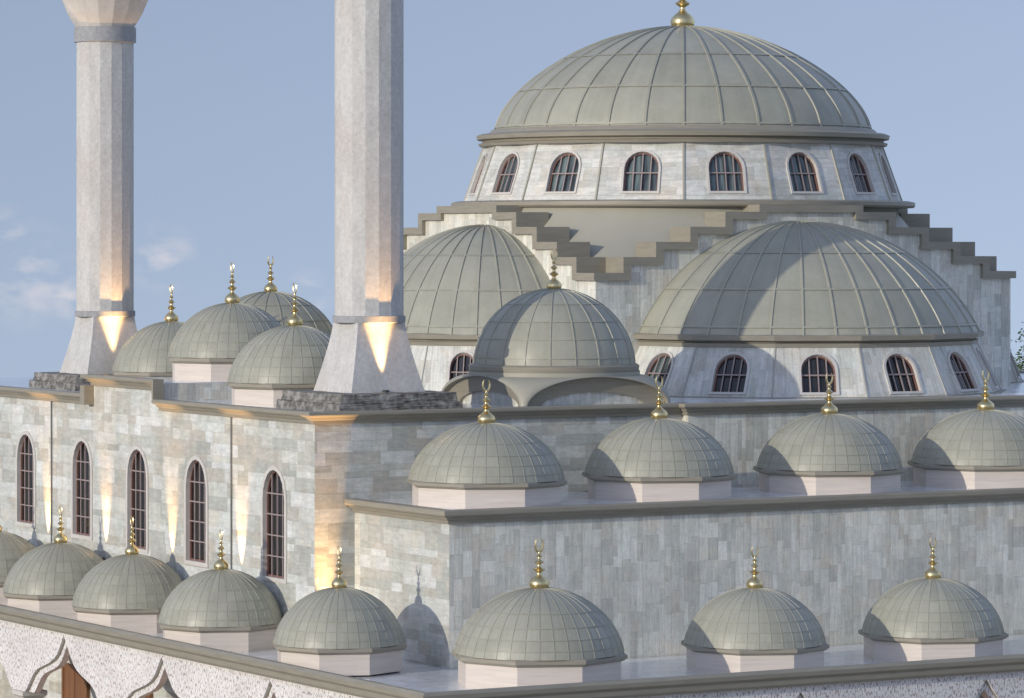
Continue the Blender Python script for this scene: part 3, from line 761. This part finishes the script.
# ------------------------------------------------------------------ minarets
def minaret(loc, label):
    t = thing('minaret', loc, label, 'minaret', 'minarets at the hall corners')
    m = MB()
    for hw, z0_, z1_ in ((2.15, 0, .27), (2.02, .27, .56)):
        m.lathe([(hw * sqrt(2), z0_), (hw * sqrt(2) - .04, z1_)], 4, pi / 4, pi / 4 + 2 * pi, cap_top=True, cap_bot=True)
    bmesh.ops.subdivide_edges(m.bm, edges=[e for e in m.bm.edges], cuts=9, use_grid_fill=True)
    rg = random.Random(3)
    for v in m.bm.verts: v.co += Vector((rg.uniform(-.02, .02), rg.uniform(-.02, .02), rg.uniform(-.014, .014)))
    m.build('plinth', M['plinth'], t)
    n = 16; zb, zr = .56, 2.70; hb, ht = 1.28, .82; R = 1.075
    m = MB(); prev = None
    for q in range(9):
        u = q / 8; hw = ht + (hb - ht) * (1 - u) ** 1.25
        ring = [m.bm.verts.new((x * hw, y * hw, zb + (zr - zb) * u)) for x, y in ((1, 1), (-1, 1), (-1, -1), (1, -1))]
        if prev:
            for k in range(4): m.bm.faces.new([prev[k], prev[(k + 1) % 4], ring[(k + 1) % 4], ring[k]])
        prev = ring
    m.build('flared_base', M['minaret'], t, smooth=30)
    m = MB(); m.lathe([(R + .02, zr - .01), (R + .06, zr), (R + .06, zr + .2), (R + .02, zr + .21)], n, pi / n, pi / n + 2 * pi, cap_top=True, cap_bot=True); m.build('ring', M['ring'], t, smooth=30)
    m = MB(); m.lathe([(R, zr + .2), (R, 13.0)], n, pi / n, pi / n + 2 * pi); m.build('shaft', M['minaret'], t)
    m = MB(); m.lathe([(R, 12.98), (R + .09, 13.0), (R + .09, 13.55), (R + .02, 13.57)], n, pi / n, pi / n + 2 * pi, cap_top=True, cap_bot=True); m.build('ring', M['ring'], t, smooth=30)
    m = MB(); m.lathe([(R + .01, 13.56), (R + .2, 13.85), (R + .34, 14.1), (R + .46, 14.4), (R + .66, 14.85), (R + .72, 14.95), (R + .72, 15.9), (R + .6, 15.9), (R + .6, 15.0)], n, pi / n, pi / n + 2 * pi, cap_top=True); m.build('balcony', M['balcony'], t)
    m = MB(); m.lathe([(R * .85, 15.0), (R * .85, 19.0), (R * .98, 19.1), (R * .98, 19.3)], n, pi / n, pi / n + 2 * pi, cap_top=True); m.build('upper_shaft', M['minaret'], t)
    m = MB(); m.lathe([(R * 1.0, 19.3), (.05, 24.3)], 16, cap_bot=True, cap_top=True); m.build('cone_roof', M['lead'], t, smooth=40)
    finial(t, 24.3, 1.2)
    return t
mn = minaret((1.57, 7.98, ZC1 - .07), 'near minaret, its octagonal looking shaft rising out of the picture beside the great dome')
mn['label'] = 'near minaret, thick pale faceted shaft standing right of the hall roof dome cluster'
mf = copy_tree(mn); mf.location = (1.8, 28.5, ZC1 - .07); mf.scale = (.955, .955, .943); mf['label'] = 'far minaret at the left, the underside of its flared balcony just in view'

# ------------------------------------------------------------------ uplights
LAMPS = []
def floodlight(loc, label, aim, energy, size=radians(34), blend=.55):
    t = thing('floodlight', loc, label, 'floodlight', 'warm floodlights washing the walls')
    m = MB(); m.lathe([(.11, 0), (.11, .05), (.09, .06), (.085, .035)], 18, cap_bot=True, cap_top=True); m.build('lamp_housing', M['lamp_body'], t, smooth=35)
    L = bpy.data.lights.new('warm_lamp', 'SPOT'); L.energy = energy; L.color = (1.0, .57, .23); L.spot_size = size; L.spot_blend = blend; L.shadow_soft_size = .03
    o = bpy.data.objects.new('warm_lamp', L); col.objects.link(o); o.parent = t; o.location = (0, 0, .09)
    d = Vector(aim).normalized(); o.rotation_euler = d.to_track_quat('-Z', 'Y').to_euler()
    return t
floodlight((1.42, 6.585, ZC1 + .515), 'floodlight in front of the near minaret base', (.02, .19, 1), 3600, radians(34), .95)
floodlight((1.65, 27.13, ZC1 + .49), 'floodlight in front of the far minaret base', (.02, .19, 1), 3600, radians(34), .95)
for i, (y, lab) in enumerate([(26.2, 'wall floodlight between the two leftmost tall windows'), (21.3, 'wall floodlight between the second and third tall windows from the left'),
                              (16.05, 'wall floodlight between the third and fourth tall windows from the left'), (10.95, 'wall floodlight by the conductor strip next to the rightmost tall window')]):
    fl = floodlight((XM - .17, y, 9.32), lab, (.05, 0, 1), 2500, radians(31), 1.0)
    m = MB(); m.box(-.03, .175, -.03, .03, -.06, -.001); m.build('bracket', M['lamp_body'], fl)
floodlight((-.90, YM - .36, ZF), 'floodlight at the foot of the hall corner', (-.06, .05, 1), 6000, radians(27), 1.0)

# ------------------------------------------------------------------ trees behind
def tree(loc, H, R, label, seed, zc):
    rg = random.Random(seed)
    t = thing('tree', loc, label, 'tree')
    m = MB(); pts = [(Vector((0, 0, -3)), .32), (Vector((.1, 0, H * .35)), .24), (Vector((-.1, .1, zc)), .14), (Vector((0, 0, H * .92)), .05)]
    def limb(pts):
        prev = None
        for p, r in pts:
            ring = [m.bm.verts.new(p + Vector((r * cos(a * pi / 4), r * sin(a * pi / 4), 0))) for a in range(8)]
            if prev:
                for i in range(8): m.bm.faces.new([prev[i], prev[(i + 1) % 8], ring[(i + 1) % 8], ring[i]])
            prev = ring
    limb(pts); tips = []
    for i in range(34):
        a = rg.uniform(0, 2 * pi); z = zc + rg.uniform(-.9, 1) * (H - zc); rr = R * sqrt(max(.05, 1 - ((z - zc) / (H - zc + .5)) ** 2)) * rg.uniform(.55, 1.08)
        s0 = Vector((0, 0, max(H * .3, z - rr * .7))); e = Vector((rr * cos(a), rr * sin(a), z)); limb([(s0, .09), ((s0 + e) / 2 + Vector((0, 0, .2)), .05), (e, .02)]); tips += [e, (s0 + e * 2) / 3]
    m.build('trunk', M['bark'], t, smooth=60)
    m = MB()
    for tp in tips:
        for k in range(130):
            p = tp + Vector((rg.gauss(0, .5), rg.gauss(0, .5), rg.gauss(0, .38))); s = rg.uniform(.07, .15)
            d1 = Vector((rg.uniform(-1, 1), rg.uniform(-1, 1), rg.uniform(-.6, .6))).normalized(); d2 = d1.cross(Vector((rg.uniform(-1, 1), rg.uniform(-1, 1), rg.uniform(-1, 1)))).normalized()
            m.face([p - d1 * s, p + d2 * s * .5, p + d1 * s, p - d2 * s * .5])
    m.build('crown', M['leaf'], t, fix=False)
tree((80.6, 74.9, 0), 15.2, 2.9, 'green leafy tree rising behind the right end of the mosque', 5, 12.9)
tree((34.2, 124.6, 0), 14.6, 2.6, 'tree just showing its twigs at the left edge beyond the hall roof', 9, 12.4)

# ------------------------------------------------------------------ light, sky, camera
AZ, EL = radians(12.0), radians(13.0)            # direction the sunlight travels, and sun height
sun = bpy.data.lights.new('sun', 'SUN'); sun.energy = 2.35; sun.angle = radians(.5); sun.color = (1.0, .93, .80)
so = bpy.data.objects.new('sun', sun); col.objects.link(so)
v = Vector((cos(AZ) * cos(EL), sin(AZ) * cos(EL), -sin(EL))); so.rotation_euler = v.to_track_quat('-Z', 'Y').to_euler()
w = bpy.data.worlds.new('World'); sc.world = w; w.use_nodes = True
nt = w.node_tree; nd = nt.nodes; lk = nt.links; bg = nd['Background']
sky = nd.new('ShaderNodeTexSky'); sky.sky_type = 'NISHITA'; sky.sun_disc = False; sky.sun_elevation = EL
sky.sun_rotation = atan2(-v.x, -v.y); sky.air_density = 1.0; sky.dust_density = 0.4; sky.ozone_density = 1.5
tc = nd.new('ShaderNodeTexCoord'); sp = nd.new('ShaderNodeSeparateXYZ'); lk.new(tc.outputs['Generated'], sp.inputs[0])
mx = nd.new('ShaderNodeMapRange'); lk.new(sp.outputs[2], mx.inputs[0])
for i, x in enumerate((-.06, 1.0, .20, 1.0)): mx.inputs[i + 1].default_value = x
cb_ = nd.new('ShaderNodeCombineXYZ'); lk.new(sp.outputs[0], cb_.inputs[0]); lk.new(sp.outputs[1], cb_.inputs[1]); lk.new(mx.outputs[0], cb_.inputs[2])
nv = nd.new('ShaderNodeVectorMath'); nv.operation = 'NORMALIZE'; lk.new(cb_.outputs[0], nv.inputs[0]); lk.new(nv.outputs[0], sky.inputs[0])
# thin cloud wisps low on the left
CAM = Vector((-55.684, -100.636, 20.0)); f, h, phi = 3961.0, 240.66, radians(29.862)
Fv, Rv = Vector((sin(phi), cos(phi), 0)), Vector((cos(phi), -sin(phi), 0))
def sky_dir(px, py): return (Fv + Rv * ((px - 512) / f) + Vector((0, 0, -(py - h) / f))).normalized()
nz = nd.new('ShaderNodeTexNoise'); nz.inputs['Scale'].default_value = 70; nz.inputs['Detail'].default_value = 6
st = nd.new('ShaderNodeVectorMath'); st.operation = 'MULTIPLY'; st.inputs[1].default_value = (1, 1, 2.0); lk.new(tc.outputs['Generated'], st.inputs[0]); lk.new(st.outputs[0], nz.inputs['Vector'])
acc = None
for px, py, rad in ((160, 258, .011), (5, 236, .010), (28, 278, .016), (70, 296, .009), (310, 296, .008), (-80, 250, .03)):
    d = nd.new('ShaderNodeVectorMath'); d.operation = 'DISTANCE'; d.inputs[1].default_value = sky_dir(px, py); lk.new(tc.outputs['Generated'], d.inputs[0])
    r = nd.new('ShaderNodeMapRange'); r.interpolation_type = 'SMOOTHSTEP'; lk.new(d.outputs['Value'], r.inputs[0])
    for i, x in enumerate((0.0, rad, 1.0, 0.0)): r.inputs[i + 1].default_value = x
    if acc is None: acc = r.outputs[0]
    else:
        a = nd.new('ShaderNodeMath'); a.operation = 'MAXIMUM'; lk.new(acc, a.inputs[0]); lk.new(r.outputs[0], a.inputs[1]); acc = a.outputs[0]
nr = nd.new('ShaderNodeMapRange'); lk.new(nz.outputs['Fac'], nr.inputs[0])
for i, x in enumerate((.42, .68, 0.0, .9)): nr.inputs[i + 1].default_value = x
ml = nd.new('ShaderNodeMath'); ml.operation = 'MULTIPLY'; lk.new(acc, ml.inputs[0]); lk.new(nr.outputs[0], ml.inputs[1])
hs = nd.new('ShaderNodeHueSaturation'); lk.new(sky.outputs[0], hs.inputs['Color']); hs.inputs['Saturation'].default_value = .84
mc = nd.new('ShaderNodeMix'); mc.data_type = 'RGBA'; lk.new(ml.outputs[0], mc.inputs[0]); tn = nd.new('ShaderNodeMix'); tn.data_type = 'RGBA'; tn.blend_type = 'MULTIPLY'; tn.inputs[0].default_value = 1; lk.new(hs.outputs[0], tn.inputs[6]); tn.inputs[7].default_value = (1.22, 1.08, 1.12, 1); lk.new(tn.outputs[2], mc.inputs[6]); mc.inputs[7].default_value = (5.7, 5.4, 5.6, 1)
gz = nd.new('ShaderNodeMapRange'); gz.interpolation_type = 'SMOOTHSTEP'; lk.new(sp.outputs[2], gz.inputs[0])  # unphysical gain: dims low sky, boosts overhead sky as added fill light
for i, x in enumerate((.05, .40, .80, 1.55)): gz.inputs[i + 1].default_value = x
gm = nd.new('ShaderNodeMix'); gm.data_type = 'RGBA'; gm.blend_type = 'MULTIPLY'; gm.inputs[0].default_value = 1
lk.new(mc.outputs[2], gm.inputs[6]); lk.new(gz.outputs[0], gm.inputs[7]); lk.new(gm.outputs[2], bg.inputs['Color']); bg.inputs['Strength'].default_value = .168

cam = bpy.data.cameras.new('camera'); co = bpy.data.objects.new('camera', cam); col.objects.link(co)
co.location = CAM; co.rotation_euler = (radians(90), 0, -phi)
cam.sensor_width = 36; cam.lens = 36 * f / 1024; cam.shift_y = (h - 349) / 1024; cam.clip_start = 1; cam.clip_end = 5000
sc.camera = co
sc.view_settings.view_transform = 'Standard'; sc.view_settings.look = 'None'; sc.view_settings.exposure = 0; sc.view_settings.gamma = 1
sc.cycles.max_bounces = 6; sc.cycles.diffuse_bounces = 3
sc.cycles.use_denoising = True
